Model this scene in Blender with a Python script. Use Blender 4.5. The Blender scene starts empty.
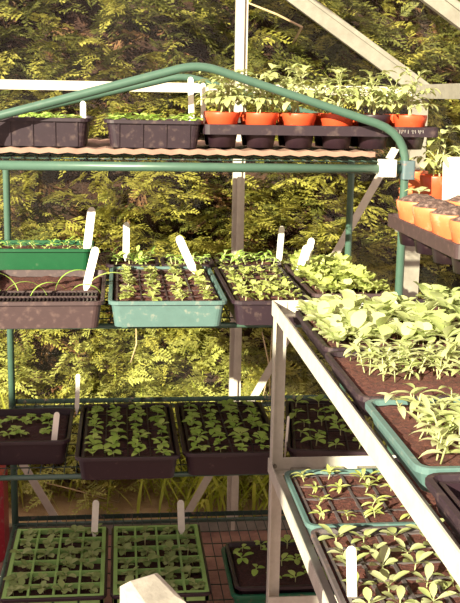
import bpy, math, random
from mathutils import Vector, Matrix, noise
random.seed(11)
PI = math.pi
S = bpy.context.scene
COL = S.collection
S.view_settings.view_transform = 'Standard'
S.view_settings.look = 'None'
S.view_settings.gamma = 1.0
S.view_settings.use_curve_mapping = False
S.view_settings.exposure = 0.92

# ------------------------------------------------------------------ camera
F = 1020.0
H = 1.40
def cdir(px, py):
    return Vector(((px - 230) / F, -(py - 301.5) / F, -1.0))
dY = cdir(120, 95).normalized()
dX = cdir(9755, 264).normalized(); dX = (dX - dX.dot(dY) * dY).normalized()
dZ = dX.cross(dY)
RM = Matrix((dX, dY, dZ))
cam = bpy.data.cameras.new('camera')
cam.sensor_fit = 'HORIZONTAL'; cam.sensor_width = 36.0; cam.lens = F / 460.0 * 36.0
cam.clip_start = 0.05
co = bpy.data.objects.new('camera', cam); COL.objects.link(co)
co.matrix_world = Matrix.Translation((0, 0, H)) @ RM.to_4x4()
S.camera = co
def at(px, py, Y):
    """world point seen at a pixel, at depth Y (used only to measure the place)"""
    r = RM @ cdir(px, py)
    return Vector((0, 0, H)) + r * (Y / r.y)

# ------------------------------------------------------------------ materials
def newmat(name):
    m = bpy.data.materials.new(name); m.use_nodes = True
    nt = m.node_tree
    return m, nt, nt.nodes['Principled BSDF']
def ramp(nt, fac, stops):
    r = nt.nodes.new('ShaderNodeValToRGB')
    e = r.color_ramp.elements
    while len(e) < len(stops): e.new(0.5)
    for k, (p, c) in enumerate(stops):
        e[k].position = p; e[k].color = (*c, 1)
    nt.links.new(fac, r.inputs[0])
    return r.outputs[0]
def texnoise(nt, scale, detail=4, coord='Object', rough=.6):
    t = nt.nodes.new('ShaderNodeTexCoord'); n = nt.nodes.new('ShaderNodeTexNoise')
    n.inputs['Scale'].default_value = scale; n.inputs['Detail'].default_value = detail
    n.inputs['Roughness'].default_value = rough
    nt.links.new(t.outputs[coord], n.inputs['Vector'])
    return n.outputs['Fac']
def bump(nt, p, h, strength=.3, dist=.002):
    b = nt.nodes.new('ShaderNodeBump'); b.inputs['Strength'].default_value = strength
    b.inputs['Distance'].default_value = dist
    nt.links.new(h, b.inputs['Height']); nt.links.new(b.outputs[0], p.inputs['Normal'])
def plastic(name, c, rough=.4, dirt=(.20, .12, .09), amount=.62, sc=55):
    m, nt, p = newmat(name)
    n = texnoise(nt, sc, 5)
    mid = tuple(x * 1.12 for x in c)
    nt.links.new(ramp(nt, n, [(.3, c), (amount - .06, mid), (amount + .1, dirt)]), p.inputs['Base Color'])
    p.inputs['Roughness'].default_value = rough
    bump(nt, p, texnoise(nt, 25, 2), .15, .002)
    return m
def surf(name, stops, sc, rough=.8, b=.4, bd=.004, metal=0, coord='Object'):
    m, nt, p = newmat(name)
    n = texnoise(nt, sc, 6, coord, .7)
    nt.links.new(ramp(nt, n, stops), p.inputs['Base Color'])
    p.inputs['Roughness'].default_value = rough; p.inputs['Metallic'].default_value = metal
    bump(nt, p, n, b, bd)
    return m
def leafmat(name, c1, c2, c3=None, trans=.35, rough=.5):
    m, nt, p = newmat(name)
    g = nt.nodes.new('ShaderNodeNewGeometry')
    oi = nt.nodes.new('ShaderNodeObjectInfo')
    ad = nt.nodes.new('ShaderNodeMath'); ad.operation = 'ADD'
    nt.links.new(g.outputs['Random Per Island'], ad.inputs[0]); nt.links.new(oi.outputs['Random'], ad.inputs[1])
    fr = nt.nodes.new('ShaderNodeMath'); fr.operation = 'FRACT'
    nt.links.new(ad.outputs[0], fr.inputs[0])
    col = ramp(nt, fr.outputs[0], [(0, c1), (.6, c2), (1, c3 or c2)])
    nt.links.new(col, p.inputs['Base Color'])
    p.inputs['Roughness'].default_value = rough
    t = nt.nodes.new('ShaderNodeBsdfTranslucent'); nt.links.new(col, t.inputs[0])
    mx = nt.nodes.new('ShaderNodeMixShader'); mx.inputs[0].default_value = trans
    nt.links.new(p.outputs[0], mx.inputs[1]); nt.links.new(t.outputs[0], mx.inputs[2])
    nt.links.new(mx.outputs[0], nt.nodes['Material Output'].inputs[0])
    return m
def glassmat(name, lo, hi, sc=3.0, tint=(.97, .98, .93)):
    m, nt, p = newmat(name)
    nt.nodes.remove(p)
    tr = nt.nodes.new('ShaderNodeBsdfTransparent'); tr.inputs[0].default_value = (*tint, 1)
    gl = nt.nodes.new('ShaderNodeBsdfGlossy'); gl.inputs['Roughness'].default_value = .05
    df = nt.nodes.new('ShaderNodeBsdfDiffuse'); df.inputs[0].default_value = (.62, .60, .50, 1)
    fr = nt.nodes.new('ShaderNodeValue'); fr.outputs[0].default_value = .012
    a = nt.nodes.new('ShaderNodeMixShader'); b = nt.nodes.new('ShaderNodeMixShader')
    nt.links.new(fr.outputs[0], a.inputs[0]); nt.links.new(tr.outputs[0], a.inputs[1]); nt.links.new(gl.outputs[0], a.inputs[2])
    mr = nt.nodes.new('ShaderNodeMapRange'); mr.inputs[1].default_value = .35; mr.inputs[2].default_value = .75
    mr.inputs[3].default_value = lo; mr.inputs[4].default_value = hi
    nt.links.new(texnoise(nt, sc, 6, 'Object', .65), mr.inputs[0])
    nt.links.new(mr.outputs[0], b.inputs[0]); nt.links.new(a.outputs[0], b.inputs[1]); nt.links.new(df.outputs[0], b.inputs[2])
    nt.links.new(b.outputs[0], nt.nodes['Material Output'].inputs[0])
    return m
M = {}
M['green_tube'] = plastic('green_tube', (.046, .092, .067), .35, (.08, .11, .085), .7)
M['green_wire'] = plastic('green_wire', (.016, .036, .026), .5)
M['black'] = plastic('black_plastic', (.019, .008, .013), .45, (.07, .042, .04), .68)
M['black2'] = plastic('dusty_black_plastic', (.016, .007, .012), .5, (.060, .038, .036), .6)
M['brown'] = plastic('brown_plastic', (.042, .023, .024), .55, (.10, .062, .055), .6)
M['teal'] = plastic('teal_plastic', (.070, .128, .119), .45, (.20, .215, .18), .64)
M['green'] = plastic('green_plastic', (.005, .062, .021), .4, (.05, .10, .05), .7)
M['module_green'] = plastic('module_green_plastic', (.24, .42, .13), .4, (.22, .22, .10), .68)
M['darkgreen'] = plastic('dark_green_plastic', (.010, .09, .045), .35)
M['orange'] = plastic('orange_plastic', (.60, .150, .055), .45, (.55, .28, .17), .64)
M['orange_red'] = plastic('orange_red_plastic', (.55, .065, .022), .4, (.42, .13, .07), .66)
M['grey_mark'] = plastic('mark_grey', (.20, .18, .17), .5)
M['red'] = plastic('red_plastic', (.22, .010, .018), .4)
M['grey'] = plastic('grey_plastic', (.075, .062, .064), .5)
M['white'] = plastic('white_plastic', (.82, .79, .70), .4, (.55, .48, .38), .74)
M['bluegrey'] = plastic('bluegrey_plastic', (.07, .105, .115), .5)
M['alu'] = surf('aluminium', [(.3, (.42, .40, .34)), (.7, (.54, .52, .45))], 30, .45, .08, .001, .0)
M['alu_dull'] = surf('weathered_aluminium', [(.3, (.17, .155, .125)), (.7, (.26, .24, .195))], 24, .6, .15, .002, .15)
M['cream_paint'] = surf('cream_paint', [(.3, (.42, .38, .31)), (.7, (.54, .50, .41))], 30, .55, .1, .001)
M['compost'] = surf('compost', [(.30, (.035, .010, .008)), (.52, (.100, .026, .017)), (.76, (.20, .078, .052))], 130, .95, 1.0, .006)
M['compost_shaded'] = surf('shaded_compost', [(.32, (.012, .004, .005)), (.55, (.050, .012, .012)), (.78, (.12, .042, .034))], 130, .9, 1.0, .006)  # darker compost for third and bottom shelves, their shade put in the colour
M['compost_pot'] = surf('dry_compost', [(.34, (.030, .016, .013)), (.52, (.12, .068, .054)), (.70, (.34, .24, .20))], 110, .95, 1.0, .008)
M['board'] = surf('corrugated_sheet', [(.3, (.19, .10, .075)), (.7, (.30, .18, .13))], 18, .7, .2, .002)
M['floor'] = surf('floor_earth', [(.3, (.11, .05, .04)), (.7, (.28, .15, .11))], 9, .9, .6, .01)
M['ground'] = surf('garden_soil', [(.3, (.26, .15, .085)), (.7, (.56, .40, .24))], 6, .95, .8, .02)
M['concrete'] = surf('concrete', [(.3, (.22, .20, .17)), (.7, (.38, .355, .30))], 22, .9, .5, .004)
M['bark'] = surf('bark', [(.3, (.07, .03, .02)), (.7, (.24, .13, .09))], 20, .9, .6, .01)
M['twig'] = surf('dry_twig', [(.3, (.36, .25, .15)), (.7, (.55, .42, .28))], 20, .8, .2, .002)
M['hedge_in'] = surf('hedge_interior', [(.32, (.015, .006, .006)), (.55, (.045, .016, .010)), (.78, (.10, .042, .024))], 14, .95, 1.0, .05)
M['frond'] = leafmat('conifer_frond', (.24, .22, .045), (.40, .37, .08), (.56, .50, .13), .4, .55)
M['frond_olive'] = leafmat('conifer_olive_frond', (.07, .075, .015), (.13, .135, .03), (.20, .19, .045), .25, .55)  # darker olive frond colour, used mostly on the upper hedge
M['frond_lit'] = leafmat('conifer_lit_frond', (.34, .35, .09), (.50, .50, .15), (.64, .62, .24), .4, .55)  # lighter copy of the frond colour, standing in for sunlight low on hedge
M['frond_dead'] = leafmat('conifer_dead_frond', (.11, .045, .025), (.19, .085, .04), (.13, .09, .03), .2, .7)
M['grass'] = leafmat('grass_blade', (.30, .36, .03), (.46, .52, .06), (.56, .58, .10), .4)
M['l_young'] = leafmat('young_leaf', (.34, .56, .09), (.46, .66, .14), (.56, .72, .20), .35)
M['l_lettuce'] = leafmat('lettuce_leaf', (.40, .47, .11), (.50, .56, .17), (.58, .63, .25), .35)
M['l_pale'] = leafmat('pale_leaf', (.44, .51, .19), (.54, .60, .27), (.62, .66, .36), .45)
M['l_tomato'] = leafmat('tomato_leaf', (.36, .43, .15), (.46, .50, .20), (.56, .58, .28), .35)
M['l_dull'] = leafmat('dull_leaf', (.20, .28, .09), (.30, .39, .14), (.42, .50, .22), .3)
M['stem'] = leafmat('pale_stem', (.44, .48, .20), (.52, .52, .26), None, .2)
M['glass'] = glassmat('window_glass', .0, .007)
M['glass_dirty'] = glassmat('dusty_glass', .01, .06, 2.0)

# ------------------------------------------------------------------ mesh helpers
class MB:
    def __init__(s): s.v = []; s.f = []; s.m = []
    def add(s, vs, fs, mi=0):
        o = len(s.v); s.v += [tuple(v) for v in vs]
        s.f += [tuple(i + o for i in f) for f in fs]; s.m += [mi] * len(fs)
    def box(s, x0, x1, y0, y1, z0, z1, mi=0, mat=None):
        vs = [Vector((x, y, z)) for z in (z0, z1) for y in (y0, y1) for x in (x0, x1)]
        if mat: vs = [mat @ v for v in vs]
        s.add(vs, [(0, 2, 3, 1), (4, 5, 7, 6), (0, 1, 5, 4), (2, 6, 7, 3), (0, 4, 6, 2), (1, 3, 7, 5)], mi)
    def bar(s, a, b, w, t, up=Vector((0, -1, 0)), mi=0):
        """flat bar from a to b; width w across, thickness t along `up`"""
        a = Vector(a); b = Vector(b); d = (b - a); L = d.length; d.normalize()
        n = (up - d * up.dot(d)).normalized(); c = d.cross(n)
        m = Matrix(((c.x, n.x, d.x, a.x), (c.y, n.y, d.y, a.y), (c.z, n.z, d.z, a.z), (0, 0, 0, 1)))
        s.box(-w / 2, w / 2, -t / 2, t / 2, 0, L, mi, m)
    def tube(s, pts, r, seg=8, mi=0, cap=True):
        pts = [Vector(p) for p in pts]; n = len(pts)
        rr = r if isinstance(r, (list, tuple)) else [r] * n
        t0 = (pts[1] - pts[0]).normalized()
        u = t0.orthogonal().normalized()
        o = len(s.v)
        for i, p in enumerate(pts):
            t = (pts[min(i + 1, n - 1)] - pts[max(i - 1, 0)]).normalized()
            u = (u - t * u.dot(t)).normalized(); w = t.cross(u)
            for k in range(seg):
                a = 2 * PI * k / seg
                s.v.append(tuple(p + (u * math.cos(a) + w * math.sin(a)) * rr[i]))
        for i in range(n - 1):
            for k in range(seg):
                k2 = (k + 1) % seg
                s.f.append((o + i * seg + k, o + i * seg + k2, o + (i + 1) * seg + k2, o + (i + 1) * seg + k)); s.m.append(mi)
        if cap:
            s.f.append(tuple(o + k for k in reversed(range(seg)))); s.m.append(mi)
            s.f.append(tuple(o + (n - 1) * seg + k for k in range(seg))); s.m.append(mi)
    def loops(s, loops, mi=0, closed_top=False, closed_bot=False):
        n = len(loops[0]); o = len(s.v)
        for l in loops: s.v += [tuple(p) for p in l]
        for i in range(len(loops) - 1):
            for k in range(n):
                k2 = (k + 1) % n
                s.f.append((o + i * n + k, o + i * n + k2, o + (i + 1) * n + k2, o + (i + 1) * n + k)); s.m.append(mi)
        if closed_bot: s.f.append(tuple(o + k for k in reversed(range(n)))); s.m.append(mi)
        if closed_top: s.f.append(tuple(o + (len(loops) - 1) * n + k for k in range(n))); s.m.append(mi)
    def mesh(s, name, mats, smooth=False):
        me = bpy.data.meshes.new(name); me.from_pydata(s.v, [], s.f)
        for m in (mats if isinstance(mats, (list, tuple)) else [mats]): me.materials.append(m)
        me.polygons.foreach_set('material_index', s.m)
        if smooth: me.polygons.foreach_set('use_smooth', [True] * len(s.f))
        me.update()
        return me
    def build(s, name, mats, parent=None, smooth=False, auto=False):
        return link(name, s.mesh(name, mats, smooth or auto), parent, auto)
def link(name, me, parent=None, auto=False):
    o = bpy.data.objects.new(name, me); COL.objects.link(o)
    if parent: o.parent = parent
    return o
def rrect(w, d, r, z, n=4):
    out = []
    for cx, cy, a0 in ((w / 2 - r, d / 2 - r, 0), (-w / 2 + r, d / 2 - r, PI / 2), (-w / 2 + r, -d / 2 + r, PI), (w / 2 - r, -d / 2 + r, 1.5 * PI)):
        for k in range(n + 1):
            a = a0 + PI / 2 * k / n
            out.append((cx + r * math.cos(a), cy + r * math.sin(a), z))
    return out
def ring(r, z, n=24): return [(r * math.cos(2 * PI * k / n), r * math.sin(2 * PI * k / n), z) for k in range(n)]
def empty(name, loc, label, cat, group=None, rz=0):
    o = bpy.data.objects.new(name, None); COL.objects.link(o)
    o.location = loc; o.rotation_euler = (0, 0, rz); o.empty_display_size = .05
    return tag(o, label, cat, group)
def tag(o, label, cat, group=None, kind=None):
    o['label'] = label; o['category'] = cat
    if group: o['group'] = group
    if kind: o['kind'] = kind
    return o
def struct(o): o['kind'] = 'structure'; return o

# ------------------------------------------------------------------ leaves and seedlings
def wprof(shape, t):
    if shape == 'lance': return max(.04, math.sin(PI * min(1, t * .97 + .03)) ** .8)
    if shape == 'spoon':
        if t < .3: return .16
        return max(.05, math.sin(PI * ((t - .3) / .7 * .9 + .08)) ** .6)
    if shape == 'round':
        if t < .22: return .18
        return max(.06, math.sin(PI * ((t - .22) / .78 * .88 + .1)) ** .5)
    return max(.03, (1 - t) ** .6)
def leaf(mb, base, az, el, L, W, droop=.8, shape='round', fold=.25, mi=0, n=5, wav=0):
    p = Vector(base); vs = []
    side = Vector((-math.sin(az), math.cos(az), 0))
    for i in range(n + 1):
        t = i / n
        e = el - droop * t
        d = Vector((math.cos(az) * math.cos(e), math.sin(az) * math.cos(e), math.sin(e)))
        if i: p = p + d * (L / n)
        up = side.cross(d) * -1
        w = W / 2 * wprof(shape, t)
        wz = wav * W * math.sin(i * 2.6 + az * 3)
        vs += [p + side * w + up * (fold * w + wz), p, p - side * w + up * (fold * w - wz)]
    fs = []
    for i in range(n):
        a = i * 3
        fs += [(a, a + 1, a + 4, a + 3), (a + 1, a + 2, a + 5, a + 4)]
    mb.add(vs, fs, mi)
    return p
def sd_rosette(rng, k, L, W, shape, el=(.3, .9), h=.008, stem=.0012, wav=0, droop=.8):
    mb = MB()
    mb.tube([(0, 0, -.004), (rng.uniform(-.001, .001), 0, h)], [stem, stem * .8], 5, 1)
    a = rng.uniform(0, 6.28)
    for i in range(k):
        leaf(mb, (0, 0, h * .8), a + i * 2.4 + rng.uniform(-.3, .3), rng.uniform(*el), L * rng.uniform(.7, 1.1), W * rng.uniform(.8, 1.1), droop * rng.uniform(.6, 1.2), shape, wav=wav)
    return mb
def sd_upright(rng, k, L, W, h):
    mb = MB()
    lean = Vector((rng.uniform(-.012, .012), rng.uniform(-.012, .012), h))
    mb.tube([(0, 0, -.004), lean * .5, lean], [.0012, .0011, .0008], 5, 1)
    a = rng.uniform(0, 6.28)
    for i in range(k):
        t = .45 + .55 * (i // 2) / max(1, (k - 1) // 2)
        leaf(mb, lean * t, a + (i % 2) * PI + (i // 2) * 1.4 + rng.uniform(-.3, .3), rng.uniform(.3, .9), L * rng.uniform(.75, 1.1), W, rng.uniform(.5, 1.2), 'lance')
    return mb
def sd_tomato(rng, h):
    mb = MB()
    top = Vector((rng.uniform(-.02, .02), rng.uniform(-.02, .02), h))
    pts = [Vector((0, 0, -.01)), top * .33 + Vector((rng.uniform(-.005, .005), 0, 0)), top * .66, top]
    mb.tube(pts, [.0026, .0024, .002, .0012], 6, 1)
    a = rng.uniform(0, 6.28)
    for i in range(7):
        t = .40 + .60 * i / 6
        b = top * t; az = a + i * 2.4
        el = rng.uniform(.0, .6) + (.5 if i > 4 else 0); LL = rng.uniform(.045, .07) * (1.15 - .45 * t)
        e = b + Vector((math.cos(az) * math.cos(el), math.sin(az) * math.cos(el), math.sin(el))) * LL
        m_ = (b + e) / 2 + Vector((0, 0, .004))
        mb.tube([b, m_, e], [.0011, .0009, .0006], 4, 1)
        leaf(mb, e, az, el - .3, .038, .020, 1.0, 'lance', mi=0)
        for q, sg in ((.45, 1), (.45, -1), (.8, 1), (.8, -1)):
            c = b.lerp(e, q) + Vector((0, 0, .003))
            leaf(mb, c, az + sg * 1.0, el - .1 + rng.uniform(-.2, .2), .030 if q > .6 else .024, .014, .9, 'lance', mi=0, n=4)
    return mb
def sd_sprout(rng):
    mb = MB()
    for i in range(1):
        az = rng.choice([0, PI]) + rng.uniform(-.4, .4)
        leaf(mb, (0, 0, 0), az, 1.5, rng.uniform(.055, .085), .007, rng.uniform(1.0, 2.7), 'lance', n=9)
    return mb
rg = random.Random(5)
def variants(name, fn, mats, n=5):
    return [fn().mesh(name, mats, True) for _ in range(n)]
V = {
 'young': variants('seedling', lambda: sd_rosette(rg, rg.choice((5, 6, 7)), .021, .014, 'round', (.1, .9)), [M['l_young'], M['stem']]),
 'dull': variants('seedling', lambda: sd_rosette(rg, rg.choice((4, 5, 6)), .026, .017, 'round', (.2, 1.0), .014), [M['l_dull'], M['stem']]),
 'broad': variants('seedling', lambda: sd_rosette(rg, rg.choice((4, 5)), .028, .014, 'round', (.2, .9), .012), [M['l_young'], M['stem']]),
 'row': variants('seedling', lambda: sd_rosette(rg, rg.choice((6, 7, 8)), .025, .016, 'round', (.2, 1.1), .010, wav=.10), [M['l_lettuce'], M['stem']]),
 'lettuce': variants('lettuce_seedling', lambda: sd_rosette(rg, rg.choice((8, 9, 10)), .046, .032, 'round', (.4, 1.3), .012, wav=.12), [M['l_lettuce'], M['stem']]),
 'lance': variants('seedling', lambda: sd_upright(rg, rg.choice((6, 7, 8)), .030, .0085, .018), [M['l_lettuce'], M['stem']]),
 'spiky': variants('seedling', lambda: sd_upright(rg, rg.choice((5, 6)), .020, .006, .016), [M['l_young'], M['stem']]),
 'pale_lance': variants('seedling', lambda: sd_upright(rg, rg.choice((4, 5, 6)), .034, .0100, .030), [M['l_pale'], M['stem']]),
 'spoon': variants('seedling', lambda: sd_rosette(rg, rg.choice((5, 6)), .040, .017, 'spoon', (.25, 1.0), .010, droop=.6), [M['l_pale'], M['stem']]),
 'leafy': variants('seedling', lambda: sd_rosette(rg, rg.choice((6, 7, 8)), .054, .034, 'spoon', (.45, 1.35), .020, droop=.7), [M['l_pale'], M['stem']]),
 'sprout': variants('onion_sprout', lambda: sd_sprout(rg), [M['l_young'], M['stem']], 5),
 'tomato': variants('tomato_plant', lambda: sd_tomato(rg, rg.uniform(.070, .092)), [M['l_tomato'], M['stem']], 6),
 'potling': variants('seedling', lambda: sd_rosette(rg, 4, .034, .018, 'round', (.2, .8), .018), [M['l_pale'], M['stem']], 3),
}
def sow(parent, kind, x, y, z, s=1.0, name='seedling', rz=None):
    me = rg.choice(V[kind])
    o = link(name, me, parent)
    o.location = (x, y, z); o.rotation_euler = (rg.uniform(-.12, .12), rg.uniform(-.12, .12), rg.uniform(0, 6.28) if rz is None else rz)
    o.scale = (s, s, s * rg.uniform(.9, 1.15))
    return o

# ------------------------------------------------------------------ trays
def tray_body(w, d, h, taper=.008, rim=.006, lip=.008, t=.0025, r=.016, ribs=0):
    mb = MB()
    wi, di = w - 2 * rim, d - 2 * rim
    L = [rrect(wi - 2 * taper, di - 2 * taper, r, 0), rrect(wi, di, r, h - .003), rrect(wi, di, r, h - lip), rrect(w, d, r + rim, h - lip),
         rrect(w, d, r + rim, h - .0012), rrect(w - .002, d - .002, r + rim, h), rrect(wi - 2 * t, di - 2 * t, r - t, h), rrect(wi - 2 * taper - 2 * t, di - 2 * taper - 2 * t, r - t, t)]
    L[1] = rrect(wi - .002, di - .002, r, h - lip)
    mb.loops(L, 0, closed_top=True, closed_bot=True)
    for k in range(ribs):
        x = -wi / 2 + wi * (k + .5) / ribs
        mb.bar((x, -di / 2 + taper - .001, .002), (x, -di / 2 - .0005, h - lip), .004, .003)
    return mb
def compost_mb(w, d, z, amp=.004, cell=None, seed=0, drop=.012):
    nx = max(8, int(w / .009)); ny = max(8, int(d / .009)); mb = MB(); vs = []
    for j in range(ny + 1):
        for i in range(nx + 1):
            x = -w / 2 + w * i / nx; y = -d / 2 + d * j / ny
            zz = z + amp * noise.noise(Vector((x * 45 + seed * 7, y * 45, seed))) + amp * .6 * noise.noise(Vector((x * 140, y * 140 + seed * 3, seed)))
            rr = .013; ax, ay = abs(x) - (w / 2 - rr), abs(y) - (d / 2 - rr)
            if ax > 0 and ay > 0:
                q = max(ax, ay) / math.hypot(ax, ay)
                x = math.copysign(w / 2 - rr + ax * q, x); y = math.copysign(d / 2 - rr + ay * q, y)
            vs.append((x, y, zz))
    n1 = nx + 1
    fs = [(j * n1 + i, j * n1 + i + 1, (j + 1) * n1 + i + 1, (j + 1) * n1 + i) for j in range(ny) for i in range(nx)]
    mb.add(vs, fs)
    b = [i for i in range(n1)] + [j * n1 + nx for j in range(1, ny + 1)] + [ny * n1 + i for i in range(nx - 1, -1, -1)] + [j * n1 for j in range(ny - 1, 0, -1)]
    o = len(mb.v)
    for i in b: mb.v.append((vs[i][0] * (1 - .010 / w), vs[i][1] * (1 - .010 / d), z - drop))
    for k in range(len(b)):
        k2 = (k + 1) % len(b)
        mb.f.append((o + k, o + k2, b[k2], b[k])); mb.m.append(0)
    return mb
def insert_mb(w, d, z0, z1, cols, rows, bw=.0035, edge=.006):
    mb = MB()
    for c in range(cols + 1):
        x = -w / 2 + w * c / cols; b = edge if c in (0, cols) else bw
        x = min(max(x, -w / 2 + b / 2), w / 2 - b / 2)
        mb.box(x - b / 2, x + b / 2, -d / 2, d / 2, z0, z1)
    for r in range(rows + 1):
        y = -d / 2 + d * r / rows; b = edge if r in (0, rows) else bw
        y = min(max(y, -d / 2 + b / 2), d / 2 - b / 2)
        mb.box(-w / 2 + .0005, w / 2 - .0005, y - b / 2, y + b / 2, z0, z1 - .0004)
    return mb
SEED = [0]
def tray(x0, x1, y0, y1, zb, h, mat, label, cat='seed tray', cols=0, rows=0, soil='compost', insert='black', rz=0, sz=None, name='seed_tray', group=None, bw=.0035, depth=.010, ribs=0, taper=.008):
    """a tray whose rim spans x0..x1, y0..y1"""
    w, d = x1 - x0, y1 - y0
    t = empty(name, ((x0 + x1) / 2, (y0 + y1) / 2, zb), label, cat, group, rz)
    tray_body(w, d, h, taper, ribs=ribs).build('tray_body', M[mat], t, auto=False)
    SEED[0] += 1
    wi, di = w - .026, d - .026
    compost_mb(wi, di, h - depth, seed=SEED[0], drop=min(.02, h - depth - .006)).build('compost', M[soil], t, smooth=True)
    if cols: insert_mb(wi - .006, di - .006, h - depth - .010, h - .005, cols, rows, bw).build('cell_insert', M[insert], t)
    t['_in'] = 0; del t['_in']
    return t, wi, di, h - depth
def sow_grid(t, wi, di, z, kind, cols, rows, s=1.0, jit=.006, skip=.0, name='seedling', sj=.2):
    for r in range(rows):
        for c in range(cols):
            if rg.random() < skip: continue
            x = -wi / 2 + wi * (c + .5) / cols; y = -di / 2 + di * (r + .5) / rows
            sow(t, kind, x + rg.uniform(-jit, jit), y + rg.uniform(-jit, jit), z, s * rg.uniform(1 - sj, 1 + sj), name)

# ------------------------------------------------------------------ green tubular shelf unit
XL, XR, YF, YB = -.31, .65, 2.30, 2.85
SZ = (1.262, .893, .530, .172)
unit = empty('tubular_shelf_unit', ((XL + XR) / 2, (YF + YB) / 2, 0), 'tall green metal tube shelf unit with gabled top and four wire shelves', 'shelf unit')
OX, OY = (XL + XR) / 2, (YF + YB) / 2
def loc(p): return Vector((p[0] - OX, p[1] - OY, p[2]))
def rounded(pts, rad, n=6):
    out = [Vector(pts[0])]
    for i in range(1, len(pts) - 1):
        p = Vector(pts[i]); a = (Vector(pts[i - 1]) - p); b = (Vector(pts[i + 1]) - p)
        r = rad[i - 1]
        a = p + a.normalized() * r; b = p + b.normalized() * r
        for k in range(n + 1):
            t = k / n
            out.append(a * (1 - t) ** 2 + p * 2 * t * (1 - t) + b * t * t)
    out.append(Vector(pts[-1])); return out
for Y, zp in ((YF, 1.466), (YB, 1.452)):
    P = [(XL, Y, 0), (XL, Y, 1.338), (.172, Y, zp + .004), (XR, Y, 1.325), (XR, Y, 0)]
    mb = MB(); mb.tube([loc(p) for p in rounded(P, [.05, .045, .075])], .0098, 12)
    mb.build('arched_frame', M['green_tube'], unit, smooth=True)
for k, z in enumerate(SZ):
    zr = z - .013 if k else 1.244
    for Y in (YF, YB):
        mb = MB(); mb.tube([loc((XL, Y, zr)), loc((XR, Y, zr))], .0105 if k == 0 else .0065, 10)
        mb.build('shelf_rail', M['green_tube'], unit, smooth=True)
    for X in (XL, XR):
        mb = MB(); mb.tube([loc((X, YF, zr)), loc((X, YB, zr))], .0075, 10)
        mb.build('shelf_rail', M['green_tube'], unit, smooth=True)
    mb = MB()
    n = 34
    for i in range(n + 1):
        x = XL + .01 + (XR - XL - .02) * i / n
        mb.tube([loc((x, YF - .004, z - .0016)), loc((x, YB + .004, z - .0016)), loc((x, YB + .006, z + .012))], .0014, 5)
    for j in range(7):
        y = YF + .04 + (YB - YF - .06) * j / 6
        mb.tube([loc((XL, y, z - .0042)), loc((XR, y, z - .0042))], .0016, 5)
    wsh = mb.build('wire_shelf', M['green_wire'], unit, smooth=True)
    mb = MB(); mb.bar(loc((XL, YB + .006, z + .004)), loc((XR, YB + .006, z + .004)), .014, .002)
    mb.build('rear_lip', M['green_wire'], wsh)
# connectors at the front right corner
mb = MB()
mb.loops([rrect(.038, .040, .006, 0), rrect(.038, .040, .006, .038)], 0, True, True)
c = mb.build('corner_connector', M['white'], unit); c.location = loc((.606, YF - .006, 1.228)); c['label'] = 'pale cream plastic block on the front right rail end'
mb = MB()
mb.loops([rrect(.030, .036, .006, 0), rrect(.030, .036, .006, .042)], 0, True, True)
c = mb.build('post_connector', M['bluegrey'], unit); c.location = loc((.655, YF, 1.222)); c['label'] = 'blue grey plastic collar around the front right post'

# corrugated sheet on top shelf
mb = MB(); n = 96; vs = []; fs = []
x0, x1 = -.42, .585
for i in range(n + 1):
    x = x0 + (x1 - x0) * i / n; dz = .0017 * math.sin(i * 2 * PI / 4)
    for y in (YF + .025, YB - .03):
        vs += [(x, y, 1.2735 + dz + .008), (x, y, 1.2735 + dz - .003)]
for i in range(n):
    a = i * 4
    fs += [(a, a + 4, a + 6, a + 2), (a + 1, a + 3, a + 7, a + 5), (a, a + 1, a + 5, a + 4), (a + 2, a + 6, a + 7, a + 3)]
fs += [(0, 2, 3, 1), (n * 4, n * 4 + 1, n * 4 + 3, n * 4 + 2)]
mb.add(vs, fs); o = mb.build('corrugated_sheet', M['board'], None)
tag(o, 'pinkish brown corrugated sheet lining the top shelf under the black trays', 'shelf liner')
ZT = 1.284

# ---- top shelf trays
t, wi, di, z = tray(-.325, -.066, 2.335, 2.60, ZT, .064, 'black2', 'dusty black tray of tiny seedlings at far left of the top shelf', ribs=5, depth=.008)
sow_grid(t, wi, di, z, 'young', 6, 4, 1.0, .012, .1)
t, wi, di, z = tray(-.036, .188, 2.325, 2.60, ZT, .062, 'black2', 'dusty black tray on the top shelf between another black tray and the orange pots', ribs=4, depth=.007)
sow_grid(t, wi, di, z, 'young', 6, 4, 1.15, .012, .05)

# ---- pots
def pot_mesh(r, h, mat_name):
    mb = MB(); n = 28; rb = r * .72
    L = [ring(rb, 0, n), ring(r * .90, h * .74, n), ring(r * .93, h * .76, n), ring(r * .94, h * .80, n), ring(r * .97, h * .82, n), ring(r, h * .97, n), ring(r * .99, h, n), ring(r * .93, h, n), ring(rb * .93, .004, n)]
    mb.loops(L, 0, True, True)
    return mb.mesh('pot', M[mat_name], True)
def soil_disc(r, z, seed, mat='compost', dome=0):
    mb = MB(); n = 24; vs = [(0, 0, z + dome)]; fs = []
    for k in range(1, 6):
        for i in range(n):
            a = 2 * PI * i / n; rr = r * k / 5
            x, y = rr * math.cos(a), rr * math.sin(a)
            vs.append((x, y, z + (dome * (1 - (rr / r) ** 2)) + .004 * noise.noise(Vector((x * 90 + seed, y * 90, seed)))))
    for i in range(n): fs.append((0, 1 + i, 1 + (i + 1) % n))
    for k in range(4):
        for i in range(n):
            a = 1 + k * n
            fs.append((a + i, a + n + i, a + n + (i + 1) % n, a + (i + 1) % n))
    o = len(vs)
    for i in range(n): vs.append((r * math.cos(2 * PI * i / n), r * math.sin(2 * PI * i / n), z - .012))
    for i in range(n): fs.append((1 + 4 * n + i, o + i, o + (i + 1) % n, 1 + 4 * n + (i + 1) % n))
    mb.add(vs, fs); return mb.mesh('compost', M[mat], True)
PM = {}
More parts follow.
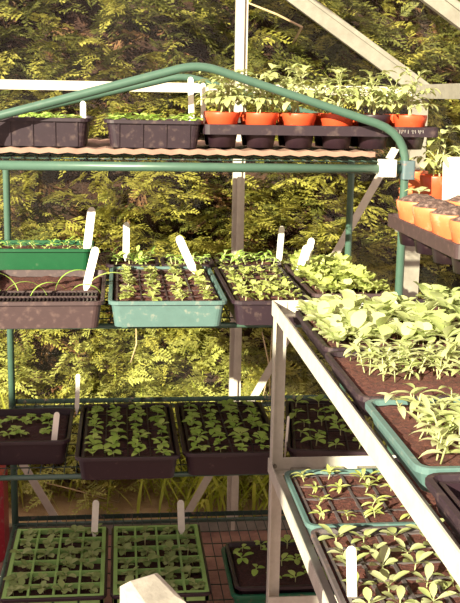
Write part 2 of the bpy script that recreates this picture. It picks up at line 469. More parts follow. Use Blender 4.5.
def potted(x, y, z, r, h, col, plant, label, name='potted_tomato', cat='potted plant', group=None, s=1.0, fill=.93, pname='tomato_plant'):
    key = (r, h, col)
    if key not in PM: PM[key] = (pot_mesh(r, h, col), [soil_disc(r * .92, h * fill, k, 'compost_pot' if fill > .95 else 'compost', .015 if fill > .95 else 0) for k in range(3)])
    t = empty(name, (x, y, z), label, cat, group, rg.uniform(0, 6))
    link('pot', PM[key][0], t); link('compost', rg.choice(PM[key][1]), t)
    if plant: sow(t, plant, rg.uniform(-.01, .01), rg.uniform(-.01, .01), h * fill, s, pname)
    return t
def carrier(x0, x1, y0, y1, zt, cups, r, depth, label, lip=.022, marks=False, mat='black2'):
    """black carrier tray: lipped plate with hanging cups"""
    cx, cy = (x0 + x1) / 2, (y0 + y1) / 2
    t = empty('pot_carrier_tray', (cx, cy, zt - depth), label, 'plant carrier tray')
    w, d = x1 - x0, y1 - y0
    mb = MB()
    ztl = depth
    mb.loops([rrect(w - .006, d - .006, .012, ztl - lip), rrect(w, d, .014, ztl - lip), rrect(w, d, .014, ztl), rrect(w - .008, d - .008, .012, ztl + .001),
              rrect(w - .012, d - .012, .012, ztl - .010), rrect(w - .012, d - .012, .012, ztl - .013), rrect(w - .006, d - .006, .012, ztl - .013), rrect(w - .006, d - .006, .012, ztl - lip)], 0)
    mb.add(rrect(w - .012, d - .012, .012, ztl - .010), [tuple(range(20))]); mb.add(rrect(w - .008, d - .008, .012, ztl - .012), [tuple(reversed(range(20)))])
    plate = mb.build('carrier_plate', M[mat], t)
    for (px, py) in cups:
        c = MB(); c.loops([ring(r * .72, 0, 20), ring(r * .9, ztl - .011, 20)], 0, False, True)
        o = c.build('cup', M['black'], t, smooth=True); o.location = (px - cx, py - cy, 0)
    if marks:
        c = MB(); q = random.Random(3)
        x = w / 2 - .135
        for k in range(15):
            a = q.uniform(-.3, .3); hh = q.uniform(.006, .009)
            c.bar((x, -d / 2 - .0006, ztl - .006), (x + math.sin(a) * hh, -d / 2 - .0006, ztl - .006 - hh), .0016, .001)
            if k % 3 == 1: c.bar((x - .003, -d / 2 - .0006, ztl - .008), (x + .004, -d / 2 - .0006, ztl - .008), .0014, .001)
            x += q.uniform(.005, .0075) + (.003 if k in (3, 9) else 0)
        c.build('embossed_marks', M['grey_mark'], plate)
    return t
PX = [.235, .325, .415, .505, .592, .680]
cups = [(x, y) for x in PX for y in (2.385, 2.485)]
carrier(.188, .738, 2.335, 2.535, 1.338, cups, .042, .052, 'long black carrier tray of orange pots on the top shelf', marks=True)
cols = ['orange_red'] * 6; cols[4] = 'black'; 
ordw = ['first', 'second', 'third', 'fourth', 'fifth', 'sixth']
for i, x in enumerate(PX):
    for j, y in enumerate((2.385, 2.485)):
        if j == 0:
            lab = ['orange pot of tomato seedling at left end of the top carrier tray',
                   'orange pot of tomato seedling standing just right of the cream post, front row',
                   'third orange tomato pot from the left in front row of the top carrier tray',
                   'orange tomato pot half hidden behind the sloping green tube',
                   'black pot of tomato seedling between orange pots on the top carrier tray',
                   'orange tomato pot at the right end of the top carrier tray'][i]
            g = None
        else:
            lab = 'pot of tomato seedling in the back row of the top carrier tray'; g = 'back row tomato pots on the top shelf'
        p = potted(x, y, 1.2915, .040, .074, cols[i] if j == 0 else 'orange_red', 'tomato', lab, group=g, s=rg.uniform(.78, .95))
        # second seedling in the same pot
        sow(p, 'tomato', rg.uniform(-.02, .02), rg.uniform(-.02, .02), .066, rg.uniform(.65, .85), 'tomato_plant')
        sow(p, 'tomato', rg.uniform(-.02, .02), rg.uniform(-.02, .02), .066, rg.uniform(.6, .85), 'tomato_plant')

# ---- second shelf
Z2 = SZ[1] + .0005
t, wi, di, z = tray(-.315, -.036, 2.205, 2.63, Z2, .062, 'brown', 'grey brown tray of ribbed black root trainers with a few arching sprouts', soil='compost', depth=.016)
mb = MB()
for y in (-di / 2 + .006, -di / 2 + .068, -di / 2 + .132):
    mb.box(-wi / 2 + .004, wi / 2 - .004, y, y + .005, .012, .0590)
mb.build('root_trainer_cells', M['brown'], t)
mb = MB()
for y in (-di / 2 + .0115, -di / 2 + .0735):
    for k in range(28):
        x = -wi / 2 + .008 + (wi - .016) * k / 27
        mb.box(x - .0017, x + .0017, y, y + .056, .014, .0565)
    mb.box(-wi / 2 + .006, wi / 2 - .006, y, y + .056, .010, .0470)
mb.build('root_trainer_ribs', M['black2'], t)
for x, y in ((-.105, -.02), (-.06, -.05), (-.03, -.12), (.01, -.10), (.055, -.06), (.09, -.03), (.02, .0)):
    o = sow(t, 'sprout', x, y, z, rg.uniform(1.4, 1.9), 'onion_sprout', rg.uniform(-.4, .4) + (PI if rg.random() < .4 else 0))
t, wi, di, z = tray(-.345, -.072, 2.665, 2.835, Z2, .110, 'green', 'deep bright green trough of small seedlings behind the grey brown tray', cat='planting trough', depth=.012, name='planting_trough')
sow_grid(t, wi, di, z, 'spiky', 6, 3, 1.0, .01)
t, wi, di, z = tray(-.028, .238, 2.215, 2.695, Z2, .060, 'teal', 'pale teal tray of lime seedlings in four rows on the second shelf', cols=4, rows=6, insert='brown', depth=.008)
sow_grid(t, wi, di, z, 'row', 4, 10, .92, .005)
t, wi, di, z = tray(-.040, .105, 2.705, 2.845, Z2, .062, 'black', 'small black tray of seedlings behind the left half of the teal tray', depth=.010)
sow_grid(t, wi, di, z, 'spiky', 4, 3, 1.6, .012)
t, wi, di, z = tray(.110, .255, 2.705, 2.845, Z2, .062, 'black', 'small black tray of seedlings behind the right half of the teal tray', depth=.010)
sow_grid(t, wi, di, z, 'spiky', 4, 3, 1.4, .012)
t, wi, di, z = tray(.248, .432, 2.225, 2.70, Z2, .058, 'black2', 'dark tray of lime seedlings between the teal tray and the pale lettuce tray', cols=4, rows=6, depth=.007)
sow_grid(t, wi, di, z, 'row', 4, 9, .98, .006)
t, wi, di, z = tray(.262, .440, 2.712, 2.845, Z2, .060, 'black', 'small black tray of seedlings behind the cream post on the second shelf', depth=.008)
sow_grid(t, wi, di, z, 'spiky', 5, 3, 1.5, .012)
t, wi, di, z = tray(.450, .636, 2.325, 2.80, Z2, .054, 'brown', 'dark tray packed with pale lettuce seedlings at right end of second shelf', depth=.008)
sow_grid(t, wi, di, z, 'lettuce', 5, 11, .85, .008, name='lettuce_seedling')

# ---- third shelf
Z3 = SZ[2] + .0005
t, wi, di, z = tray(-.360, -.122, 2.335, 2.60, Z3, .062, 'black', 'dark tray with sparse seedlings at left end of the third shelf', soil='compost_shaded', depth=.014)
for x, y in ((.0, .05), (-.035, .06), (-.02, -.02), (-.002, -.05), (-.03, -.06), (.055, .07), (.06, .02), (-.07, .0), (-.06, .03), (.04, .06), (.01, .09), (.055, -.03)):
    sow(t, 'young', x, y, z, rg.uniform(.7, 1.25))
t, wi, di, z = tray(-.106, .136, 2.225, 2.645, Z3, .058, 'black', 'black cell tray on the third shelf right of the sparse tray, four leafy rows', cols=4, rows=6, soil='compost_shaded', depth=.008)
sow_grid(t, wi, di, z, 'young', 4, 8, 1.1, .006, sj=.25)
t, wi, di, z = tray(.142, .378, 2.240, 2.650, Z3, .058, 'black', 'black cell tray on the third shelf directly left of the pale staging leg', cols=4, rows=6, soil='compost_shaded', depth=.008)
sow_grid(t, wi, di, z, 'young', 4, 8, 1.15, .006, sj=.25)
t, wi, di, z = tray(.418, .625, 2.245, 2.660, Z3, .056, 'black', 'dark cell tray turned at an angle on the third shelf behind the staging', cols=4, rows=5, soil='compost_shaded', depth=.008, rz=-.15)
sow_grid(t, wi, di, z, 'broad', 4, 5, 1.15, .012, .1)

# ---- bottom shelf
Z4 = SZ[3] + .0005
for (x0, x1, lab) in ((-.290, -.036, 'green celled module tray of seedlings at left end of the bottom shelf'), (-.028, .216, 'green celled module tray of seedlings on bottom shelf beside the open wire grid')):
    t, wi, di, z = tray(x0, x1, 2.255, 2.665, Z4, .058, 'black', lab, cat='module tray', name='module_tray', soil='compost_shaded', depth=.012)
    mb = insert_mb(wi + .012, di + .012, .036, .0590, 4, 6, .0055, .010); mb.build('module_insert', M['module_green'], t)
    sow_grid(t, wi, di, z, 'dull', 4, 6, 1.1, .010, .0, sj=.25)
    sow_grid(t, wi, di, z, 'dull', 4, 6, .9, .016, .4, sj=.25)
t, wi, di, z = tray(.262, .548, 2.245, 2.53, Z4, .052, 'darkgreen', 'dark green outer tray on the bottom shelf holding a black seedling tray', cat='outer tray', name='outer_tray', soil='compost_shaded', depth=.046)
t, wi, di, z = tray(.272, .538, 2.255, 2.52, Z4 + .012, .056, 'black', 'black seedling tray standing inside the dark green tray on bottom shelf', soil='compost_shaded', depth=.010, taper=.016)
for x, y in ((-.09, .09), (-.04, .10), (.03, .10), (.09, .09), (-.10, .03), (-.07, -.03), (-.02, .06), (.0, .0), (-.03, -.08), (.02, -.09), (.06, -.05), (.09, .0), (.07, .05), (.10, -.06), (.04, .02)):
    sow(t, 'broad', x, y, z, rg.uniform(1.0, 1.45))

# ------------------------------------------------------------------ aluminium staging on the right
SX0, SX1, SY0, SY1 = .330, .850, .72, 2.150
stg = empty('aluminium_staging', ((SX0 + SX1) / 2, (SY0 + SY1) / 2, 0), 'two tier aluminium greenhouse staging along the right side holding seed trays', 'staging')
sx, sy = (SX0 + SX1) / 2, (SY0 + SY1) / 2
def lb(mb, x0, x1, y0, y1, z0, z1): mb.box(x0 - sx, x1 - sx, y0 - sy, y1 - sy, z0, z1)
T = .003
for X, dx in ((SX0, 1), (SX1, -1)):
    for Y, dy in ((SY0, 1), (SY1, -1)):
        mb = MB()
        xa, xb = sorted((X, X + dx * .030)); lb(mb, xa, xb, *sorted((Y, Y + dy * T)), 0, .965)
        if dy == -1:   # web turned into the unit
            lb(mb, *sorted((X, X + dx * T)), *sorted((Y, Y + dy * .030)), 0, .965)
        else:
            lb(mb, *sorted((X, X + dx * T)), *sorted((Y, Y + dy * .030)), 0, .965)
        leg_o = mb.build('leg', M['alu'], stg)
        if X == SX0 and Y == SY1: far_leg = leg_o
for zt, nm in ((.962, 'top'), (.602, 'lower')):
    for X, dx in ((SX0, 1), (SX1, -1)):
        mb = MB()
        lb(mb, *sorted((X - dx * T, X)), SY0 - T, SY1 + T, zt - .026, zt + .006)
        lb(mb, *sorted((X, X + dx * .026)), SY0, SY1, zt - .026, zt - .023)
        mb.build('side_rail', M['alu'], stg)
    for Y, dy in ((SY0, 1), (SY1, -1)):
        mb = MB()
        ya, yb = sorted((Y, Y - dy * T)); lb(mb, SX0, SX1, ya, yb, zt - .026, zt + .006)
        if dy == 1: lb(mb, SX0 + .026, SX1 - .026, Y, Y + .024, zt - .026, zt - .023)
        else: lb(mb, SX0 + .026, SX1 - .026, Y - .024, Y, zt - .026, zt - .023)
        mb.build('end_rail', M['alu'], stg)
    for k in range(6):
        x = SX0 + .07 + (SX1 - SX0 - .14) * k / 5
        mb = MB(); lb(mb, x - .022, x + .022, SY0 + .002, SY1 - .002, zt - .0225, zt - .0165)
        mb.build('slat', M['alu_dull'], stg)
for Y in (SY1, ):
    mb = MB(); lb(mb, SX0, SX1, Y - .033, Y - .030, .258, .286); mb.build('cross_bar', M['alu'], stg)
for zz in (.953, .590):
    mb = MB(); mb.loops([ring(.005, 0, 10), ring(.005, .003, 10), ring(.003, .004, 10)], 0, True, True)
    o = mb.build('bolt', M['alu_dull'], far_leg); o.location = (SX0 + .012 - sx, SY1 - T - sy, zz); o.rotation_euler = (PI / 2, 0, 0)
ZS, ZL = .9465, .5865
XA = .340
t, wi, di, z = tray(XA + .006, XA + .262, 1.660, 1.985, ZS, .036, 'black2', 'leafy tray of pale broad seedlings at far inner corner of staging top', depth=.006)
sow_grid(t, wi, di, z, 'leafy', 6, 10, .74, .010)
for k in range(16): sow(t, 'leafy', -wi / 2 + rg.uniform(.004, .022), -di / 2 + di * (k + .5) / 16, z, rg.uniform(.5, .62))
t, wi, di, z = tray(XA + .270, XA + .500, 1.660, 2.090, ZS, .036, 'black2', 'leafy tray of pale broad seedlings against the glass side of the staging top', depth=.006)
sow_grid(t, wi, di, z, 'leafy', 6, 10, .74, .010)
t, wi, di, z = tray(XA, XA + .40, 1.376, 1.652, ZS, .034, 'black2', 'shallow black tray of bare brown compost and slender pale seedlings on staging top', depth=.006)
for k in range(84):
    x = rg.uniform(-wi / 2 + .02, wi / 2 - .01); y = rg.uniform(-di / 2 + (.05 if x > -.06 else .09), di / 2 - .01)
    sow(t, 'pale_lance', x, y, z, rg.uniform(.75, 1.15))
t, wi, di, z = tray(XA, XA + .26, 1.086, 1.366, ZS, .036, 'teal', 'pale blue teal tray of slender leaved seedlings on the staging top', depth=.007)
for k in range(56):
    x = rg.uniform(-.10, wi / 2 - .01); y = rg.uniform(-di / 2 + .02, di / 2 - .02)
    sow(t, 'pale_lance', x, y, z, rg.uniform(.85, 1.2))
t, wi, di, z = tray(XA, XA + .26, .780, 1.076, ZS, .036, 'black2', 'empty ridged black cell tray at near end of the staging top', cols=3, rows=3, bw=.012, depth=.022, soil='black2')
# lower tier
t, wi, di, z = tray(.340, .582, 1.735, 2.025, ZL, .040, 'teal', 'teal rimmed cell tray of thin leaved seedlings on the lower staging tier', cols=4, rows=4, insert='grey', depth=.008, bw=.005)
sow_grid(t, wi, di, z, 'lance', 4, 4, 1.0, .008, .05)
t, wi, di, z = tray(.340, .585, 1.390, 1.724, ZL, .042, 'grey', 'grey cell tray of pale spoon leaved seedlings on lower staging tier', cols=4, rows=5, insert='grey', depth=.009, bw=.006)
sow_grid(t, wi, di, z, 'spoon', 4, 5, .95, .006)
t, wi, di, z = tray(.340, .585, 1.080, 1.380, ZL, .036, 'grey', 'tray of large pale leaves cut off by the bottom edge of the picture', cols=3, rows=4, insert='grey', depth=.009, bw=.006)
sow_grid(t, wi, di, z, 'spoon', 4, 4, 1.4, .006)
t, wi, di, z = tray(.590, .84, 1.700, 2.10, ZL, .036, 'black2', 'black tray beside the glass on the lower staging tier', depth=.009)

# ------------------------------------------------------------------ pot shelf on the right wall
wsf = empty('wall_shelf', (.80, 2.2, 1.085), 'narrow aluminium shelf fixed along the right wall under orange pots', 'wall shelf')
mb = MB(); mb.box(-.09, .125, -.80, .38, -.004, .004); mb.box(-.09, -.087, -.80, .38, -.02, .004); mb.build('shelf_board', M['alu_dull'], wsf)
for y in (-.7, -.15, .34):
    mb = MB(); mb.bar((.12, y, -.09), (.12, y, .0), .014, .02); mb.bar((.115, y, -.08), (.02, y, -.010), .012, .008); mb.build('bracket', M['alu_dull'], wsf)
CX = [.646, .756, .866]; CY = [2.162, 2.040, 1.918, 1.796]
cupsr = [(x, y) for x in CX[:3] for y in CY]
carrier(.592, .922, 1.735, 2.225, 1.150, cupsr, .050, .060, 'black carrier tray with wavy edge full of orange pots on the wall shelf', lip=.026, mat='brown')
near = ['orange pot with one pale seedling at the far corner of the wall shelf tray', 'orange pot of compost second from far end along the wall shelf tray edge',
        'orange pot of compost third from far end along the wall shelf tray edge', 'orange pot of compost at near end of the wall shelf tray, cut by picture edge']
for i, x in enumerate(CX[:3]):
    for j, y in enumerate(CY):
        lab = near[j] if i == 0 else 'orange pot of compost in the inner rows of the wall shelf tray'
        potted(x, y, 1.0985, .049, .088, 'orange', 'potling' if (i, j) in ((0, 0), (1, 1), (2, 3)) else None, lab, name='potted_seedling' if (i, j) in ((0, 0), (1, 1), (2, 3)) else 'plant_pot', cat='pot', group=None if i == 0 else 'inner row pots on the wall shelf', pname='seedling', fill=.995)
# larger pots behind
p = potted(.762, 2.41, 1.0895, .042, .134, 'orange_red', 'tomato', 'big red orange pot with leafy seedling behind the white tub', cat='pot', name='potted_tomato', s=1.0, fill=.92)
sow(p, 'tomato', .02, .0, .118, .9, 'tomato_plant')
for k in range(4):
    potted(.738, 2.53, 1.0895 + k * .022, .036, .070, 'orange', None, ['lowest', 'second', 'third', 'topmost'][k] + ' orange pot of the nested stack behind the green post', name='plant_pot', cat='pot', group='nested pots behind the green post')
t = empty('white_tub', (.800, 2.335, 1.0895), 'plain white square tub standing at the right edge beside orange pots', 'tub')
mb = MB(); mb.loops([rrect(.066, .066, .006, 0), rrect(.075, .075, .006, .172), rrect(.078, .078, .007, .172), rrect(.078, .078, .007, .180), rrect(.071, .071, .005, .180), rrect(.062, .062, .005, .004)], 0, True, True)
mb.build('tub_body', M['white'], t); t.rotation_euler = (0, 0, .15)

# ------------------------------------------------------------------ plant labels
def plabel(b, tp, Y, wpx, label, Yt=None, th=.0012, bury=.02):
    a = at(*b, Y); c = at(*tp, Yt or Y); w = wpx * Y / F
    d = (c - a).normalized(); a = a - d * bury; L = (c - a).length
    n = Vector((0, -1, 0)); n = (n - d * n.dot(d)).normalized(); s_ = d.cross(n)
    mb = MB()
    prof = [(0, .12), (.18 * L, .5), (L - w * .5, .5), (L - w * .18, .38), (L, .16)]
    front = [(x * w, h) for h, x in [(h, x) for h, x in prof]] + [(-x * w, h) for h, x in reversed(prof)]
    vs = [Vector((x, h, th / 2)) for x, h in front] + [Vector((x, h, -th / 2)) for x, h in front]
    k = len(front)
    fs = [tuple(range(k)), tuple(reversed(range(k, 2 * k)))] + [(i, (i + 1) % k, k + (i + 1) % k, k + i) for i in range(k)]
    mx = Matrix(((s_.x, d.x, n.x), (s_.y, d.y, n.y), (s_.z, d.z, n.z)))
    mb.add([mx @ v for v in vs], [f[::-1] for f in fs])
    o = mb.build('plant_label', M['white'])
    o.location = a
    return tag(o, label, 'plant label')
plabel((83, 118), (83, 101), 2.45, 5.5, 'short white label in the far left black tray, behind the green tubes')
plabel((191.5, 121), (190.5, 77), 2.42, 5.5, 'tall white label at right end of the second top shelf tray')
plabel((203.5, 116), (203, 83), 2.47, 5, 'white label standing among tomato pots left of the cream post')
plabel((87, 248), (92, 207), 2.74, 8, 'long white label leaning right in the green trough')
plabel((87, 284), (96, 247), 2.40, 8, 'broad white label leaning in the grey brown root trainer tray')
plabel((126, 254), (126.5, 222), 2.77, 6.5, 'upright white label in the small black tray behind the teal tray')
plabel((192, 267), (178, 236), 2.60, 8, 'white label leaning left at the back of the teal tray')
plabel((279, 259), (282, 226), 2.77, 6, 'white label behind the dark tray, second shelf, close right of the cream post')
plabel((299, 272), (307, 245), 2.62, 7.5, 'shorter of two crossing white labels left of the lettuce tray')
plabel((305, 267), (312, 238), 2.66, 7, 'taller of two crossing white labels left of the lettuce tray')
plabel((54, 441), (57, 412), 2.38, 6, 'white label at right end of the sparse dark tray')
plabel((77, 407), (78, 374), 2.62, 4.5, 'narrow white label at back left corner of third shelf cell tray')
plabel((285.5, 450), (288.5, 416), 2.32, 2.6, 'thin white label seen edge on beside the pale staging leg')
plabel((94.5, 531), (96, 500), 2.61, 7, 'white label at back right of the leftmost green module tray')
plabel((181.5, 529), (180.5, 500), 2.61, 7.5, 'white label at back right of the module tray beside the wire grid')
plabel((352, 597), (351, 546), 1.47, 11, 'broad white label in the grey cell tray of spoon leaved seedlings')

# ------------------------------------------------------------------ bottom odds and ends
pt = at(153, 585, 1.20)
mb = MB(); q = .030
mb.loops([[(-q, -q, 0), (q, -q, 0), (q, q, 0), (-q, q, 0)], [(-q, -q, pt.z - .022), (q, -q, pt.z - .022), (q, q, pt.z - .004), (-q, q, pt.z - .004)], [(-q * .78, -q * .6, pt.z - .012), (q * .7, -q * .6, pt.z - .014), (q * .6, q * .7, pt.z + .001), (-q * .6, q * .8, pt.z + .002)]], 0, True, True)
o = mb.build('concrete_post', M['concrete']); o.location = (pt.x, 1.20, 0); o.rotation_euler = (0, 0, .62)
tag(o, 'pale speckled square post top poking up at the bottom edge before the module trays', 'post')
t = empty('storage_box', (-.462, 3.0, 0), 'red plastic box with rounded corners behind the bottom left module tray', 'box')
mb = MB()
mb.loops([[(p[0], -.06, p[1] + .138) for p in [(q[0], q[1]) for q in rrect(.22, .285, .03, 0)]], [(p[0], .06, p[1] + .138) for p in rrect(.22, .285, .03, 0)]], 0, True, True)
mb.build('box_shell', M['red'], t)
mb = MB()
mb.loops([[(p[0], -.064, p[1] + .138) for p in rrect(.17, .235, .02, 0)], [(p[0], -.055, p[1] + .138) for p in rrect(.17, .235, .02, 0)]], 0, True, True)
o = mb.build('panel', M['grey'], t); o['label'] = 'grey panel inside the red rim'

# ------------------------------------------------------------------ greenhouse shell
GX, GY, ZE, ZA = .945, 3.15, 1.425, 2.045
NEAR = -.6
mb = MB(); mb.box(-GX, GX, NEAR, GY, -.08, 0); struct(mb.build('floor', M['floor']))
TN = [0]
def trim(mb, mat='alu_dull'):
    TN[0] += 1
    return struct(mb.build('trim_%d' % TN[0], M[mat]))
mb = MB(); mb.box(.345, .381, GY - .022, GY, 0, 1.82); mb.box(.357, .369, GY - .032, GY - .022, 0, 1.82); trim(mb, 'cream_paint')
mb = MB(); mb.box(-GX, GX, GY - .020, GY, ZE - .014, ZE + .014); trim(mb, 'cream_paint')
mb = MB(); mb.box(GX - .050, GX, GY - .03, GY, 0, ZE); trim(mb)
mb = MB(); mb.box(-GX, GX, GY - .03, GY, 0, .035); trim(mb)
nrm = Vector((0, -1, 0))
for sgn in (1, -1):
    mb = MB(); mb.bar((sgn * (GX - .01), GY - .02, ZE), (0, GY - .02, ZA), .052, .022); mb.bar((sgn * (GX + .012), GY - .034, ZE + .006), (sgn * .015, GY - .034, ZA + .006), .010, .01); trim(mb)
    mb = MB(); mb.bar((sgn * (GX - .02), GY - .026, ZE - .03), (sgn * .196, GY - .026, .03), .024, .004); trim(mb, 'cream_paint')
mb = MB(); mb.box(GX - .03, GX + .02, NEAR, GY, ZE - .02, ZE + .022); trim(mb)
for Y in (2.19, 1.23, .27):
    mb = MB(); mb.bar((GX, Y, ZE), (0, Y, ZA), .034, .020, Vector((0, -1, 0))); mb.bar((GX, Y, ZE + .02), (0, Y, ZA + .02), .014, .034); trim(mb)
    mb = MB(); mb.box(GX - .022, GX, Y - .014, Y + .014, 0, ZE); trim(mb)
mb = MB(); mb.box(-.015, .015, NEAR, GY, ZA - .02, ZA + .02); trim(mb)
mb = MB(); mb.box(GX - .03, GX, NEAR, GY, 0, .035); trim(mb)
WN = [0]
def pane(vs, mat='glass', t=Vector((0, .003, 0))):
    WN[0] += 1; mb = MB(); k = len(vs); vs = [Vector(v) for v in vs]
    mb.add(vs + [v + t for v in vs], [tuple(range(k)), tuple(reversed(range(k, 2 * k)))] + [((i + 1) % k, i, k + i, k + (i + 1) % k) for i in range(k)])
    struct(mb.build('window_%d' % WN[0], M[mat]))
gy = GY + .003
pane([(-GX, gy, .03), (.362, gy, .03), (.362, gy, ZE), (-GX, gy, ZE)])
pane([(.364, gy, .03), (GX, gy, .03), (GX, gy, ZE), (.364, gy, ZE)])
pane([(-GX, gy, ZE), (.362, gy, ZE), (.362, gy, ZA - .24), (0, gy, ZA), (-.01, gy, ZA)])
pane([(.364, gy, ZE), (GX, gy, ZE), (.364, gy, ZA - .24)])
for a, b in ((2.19, GY), (1.23, 2.19), (.27, 1.23), (NEAR, .27)):
    pane([(GX + .004, b, .03), (GX + .004, a, .03), (GX + .004, a, ZE), (GX + .004, b, ZE)], 'glass', Vector((.003, 0, 0)))
    pane([(GX + .01, b, ZE + .035), (GX + .01, a, ZE + .035), (0, a, ZA + .04), (0, b, ZA + .04)], 'glass_dirty' if a > 2 else 'glass', Vector((.002, 0, .003)))

# ------------------------------------------------------------------ garden outside
mb = MB()
vs = []; nx, ny = 40, 30
for j in range(ny + 1):
    for i in range(nx + 1):
        x = -5 + 11 * i / nx; y = GY + .02 + 3.0 * j / ny
        vs.append((x, y, -.02 + .05 * noise.noise(Vector((x * 2, y * 2, 0)))))
mb.add(vs, [(j * (nx + 1) + i, j * (nx + 1) + i + 1, (j + 1) * (nx + 1) + i + 1, (j + 1) * (nx + 1) + i) for j in range(ny) for i in range(nx)])
struct(mb.build('ground', M['ground'], None, smooth=True))

hedge = empty('conifer_hedge', (.5, 4.3, -.02), 'tall yellow green conifer hedge growing close behind the greenhouse glass', 'hedge')
HO = Vector((.5, 4.3, -.02))
HX0, HX1, HZ = -1.6, 2.7, 2.7
def face_y(x, z):
    b = noise.noise(Vector((x * 1.7, z * 1.5, 2.0))) * .22 + noise.noise(Vector((x * 4.2, z * 3.6, 5.0))) * .14
    return 3.86 - b + .10 * max(0, z - 1.2) - .55 * max(0, .6 - z)
mb = MB(); nx, nz = 70, 44; vs = []
for k in range(nz + 1):
    for i in range(nx + 1):
        x = HX0 + (HX1 - HX0) * i / nx; z = HZ * k / nz
        vs.append(Vector((x, face_y(x, z) + .15 + .06 * noise.noise(Vector((x * 14, z * 14, 1))), z)) - HO)
n1 = nx + 1
mb.add(vs, [(k * n1 + i, k * n1 + i + 1, (k + 1) * n1 + i + 1, (k + 1) * n1 + i) for k in range(nz) for i in range(nx)])
mb.add([v + Vector((0, .7, 0)) for v in vs], [((k + 1) * n1 + i, (k + 1) * n1 + i + 1, k * n1 + i + 1, k * n1 + i) for k in range(nz) for i in range(nx)])
top = [nz * n1 + i for i in range(n1)]
mb.add([vs[i] for i in top] + [vs[i] + Vector((0, .7, 0)) for i in top], [(i, i + 1, n1 + i + 1, n1 + i) for i in range(nx)])
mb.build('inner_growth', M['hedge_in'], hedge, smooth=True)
rh = random.Random(21)
def frond(mb, base, d, nrm, L, mi):
    """flat conifer spray: drooping axis, alternate branchlets, each with small side sprigs"""
    d = d.normalized(); nrm = (nrm - d * nrm.dot(d)).normalized(); s_ = d.cross(nrm)
    n = 8; o = len(mb.v)
    axis = []
    for i in range(n + 1):
        t = i / n
        axis.append(base + d * (L * t) - Vector((0, 0, 1)) * (L * .35 * t * t))
    def spr(a, dr, l, w):
        k = len(mb.v); q = dr.cross(nrm)
        if q.length < 1e-4: q = s_
        q = q.normalized() * w
        e = a + dr * l - Vector((0, 0, .25 * l)); m_ = a + dr * (l * .45) - Vector((0, 0, .06 * l))
        mb.v += [tuple(a - q * .3), tuple(m_ - q), tuple(e), tuple(m_ + q)]
        mb.f.append((k, k + 1, k + 2, k + 3)); mb.m.append(mi)
    for i in range(1, n + 1):
        t = i / n
        l = L * .44 * (1 - t * .75) * rh.uniform(.8, 1.15)
        for sg in (-1, 1):
            dr = (d * .75 + s_ * sg * .85 + nrm * rh.uniform(-.2, .2)).normalized()
            a = axis[i - 1].lerp(axis[i], .5 if sg > 0 else 1)
            spr(a, dr, l, L * .034)
            for q in (.4, .7):
                for s2 in (-1, 1):
                    spr(a + dr * l * q - Vector((0, 0, .1 * l * q)), (dr * .75 + s_ * s2 * .5 + d * .3).normalized(), l * .45, L * .028)
    spr(axis[-1], d, L * .16, L * .034)
    for i in range(0, n, 2): spr(axis[i], (axis[i + 2] - axis[i]).normalized(), (axis[i + 2] - axis[i]).length * 1.1, L * .014)
fm = MB(); fd = MB(); fo = MB(); fl = MB()
NCL = 2300
for k in range(NCL):
    x = rh.uniform(HX0, HX1); z = rh.uniform(.02, HZ)
    y = face_y(x, z) + rh.uniform(-.10, .10)
    c = Vector((x, y, z)) - HO
    for q in range(rh.choice((4, 5, 6))):
        d = Vector((rh.uniform(-.9, .9), rh.uniform(-1.0, -.25), rh.uniform(-.25, .75)))
        nr = Vector((rh.uniform(-.5, .5), rh.uniform(-.7, .1), 1))
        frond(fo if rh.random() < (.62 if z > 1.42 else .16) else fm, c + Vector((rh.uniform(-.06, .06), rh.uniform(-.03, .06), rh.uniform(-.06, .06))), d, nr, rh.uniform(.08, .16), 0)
for k in range(750):
    x = rh.uniform(-.8, 1.4); z = rh.uniform(.02, .65)
    c = Vector((x, face_y(x, z) + rh.uniform(-.16, .02), z)) - HO
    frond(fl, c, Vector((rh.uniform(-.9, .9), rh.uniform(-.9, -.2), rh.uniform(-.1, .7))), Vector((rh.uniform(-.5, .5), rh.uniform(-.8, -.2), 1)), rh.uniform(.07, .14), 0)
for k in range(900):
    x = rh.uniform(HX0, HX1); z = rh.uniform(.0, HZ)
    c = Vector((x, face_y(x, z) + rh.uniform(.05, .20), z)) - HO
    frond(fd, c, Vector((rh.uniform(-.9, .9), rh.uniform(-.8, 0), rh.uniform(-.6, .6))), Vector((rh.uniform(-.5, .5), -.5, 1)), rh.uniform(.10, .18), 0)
fm.build('foliage', M['frond'], hedge); o = fl.build('foliage', M['frond_lit'], hedge); o['label'] = 'low hedge sprays with sunlight put into their pale colour'; o = fo.build('foliage', M['frond_olive'], hedge); o['label'] = 'darker olive sprays, most of them high up'; o = fd.build('foliage', M['frond_dead'], hedge); o['label'] = 'brown dying sprays deeper in the hedge'
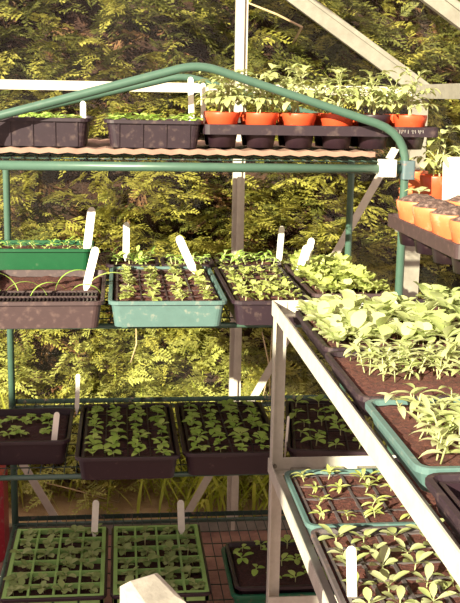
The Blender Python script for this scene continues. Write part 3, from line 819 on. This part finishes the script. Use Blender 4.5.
for k in range(8):
    x = HX0 + .3 + k * .6; y = 4.25
    mb = MB(); mb.tube([Vector((x, y, 0)) - HO, Vector((x + .05, y + .03, 1.4)) - HO, Vector((x, y, 2.8)) - HO], [.05, .04, .015], 8); mb.build('trunk', M['bark'], hedge, smooth=True)
for (a, b, Y, r) in (((246, 2), (302, 27), 3.45, .004), ((262, 332), (270, 398), 3.40, .0028), ((136, 326), (131, 362), 3.4, .0028), ((22, 477), (118, 502), 3.40, .003), ((272, 330), (262, 402), 3.45, .0025)):
    p0 = at(*a, Y) - HO; p1 = at(*b, Y) - HO; pb = at((a[0] + b[0]) / 2 + 3, (a[1] + b[1]) / 2, Y - .03) - HO
    back = p1 + Vector((.02, .35, -.05))
    mb = MB(); mb.tube([p0, pb, p1, back], [r * .7, r, r, r], 6); mb.build('bare_twig', M['twig'], hedge, smooth=True)
gb = MB()
for k in range(260):
    x = rh.choice((rh.gauss(.38, .14), rh.gauss(.38, .14), rh.uniform(-1.0, 1.6))); y = rh.uniform(3.24, 3.60)
    leaf(gb, (x, y, -.02), rh.uniform(0, 6.28), rh.uniform(1.1, 1.5), rh.uniform(.15, .5), rh.uniform(.008, .016), rh.uniform(.3, 1.3), 'lance', n=6)
o = gb.build('grass', M['grass'], None, smooth=True)
tag(o, 'tall yellow green grass blades outside between glass and hedge', 'grass', kind='stuff')

# ------------------------------------------------------------------ unseen wall added behind the viewpoint to shade the lower shelves
mb = MB(); mb.box(-7.0, -1.94, -1.08, -1.0, -.1, 2.21); struct(mb.build('wall_shade_blocker', M['concrete']))
mb = MB(); mb.box(-7.0, 7.0, -3.2, NEAR, -.12, -.08); struct(mb.build('ground_yard', M['ground']))

# ------------------------------------------------------------------ light
sun = bpy.data.lights.new('sun', 'SUN'); sun.energy = 9.0; sun.angle = math.radians(.6); sun.color = (1.0, .93, .70)
so = bpy.data.objects.new('sun', sun); COL.objects.link(so)
sd = Vector((.75, 1.0, -.43))
so.rotation_euler = sd.to_track_quat('-Z', 'Y').to_euler()
w = bpy.data.worlds.new('world'); S.world = w; w.use_nodes = True
nt = w.node_tree; bg = nt.nodes['Background']
bg.inputs[0].default_value = (.94, .70, .66, 1); bg.inputs[1].default_value = .74
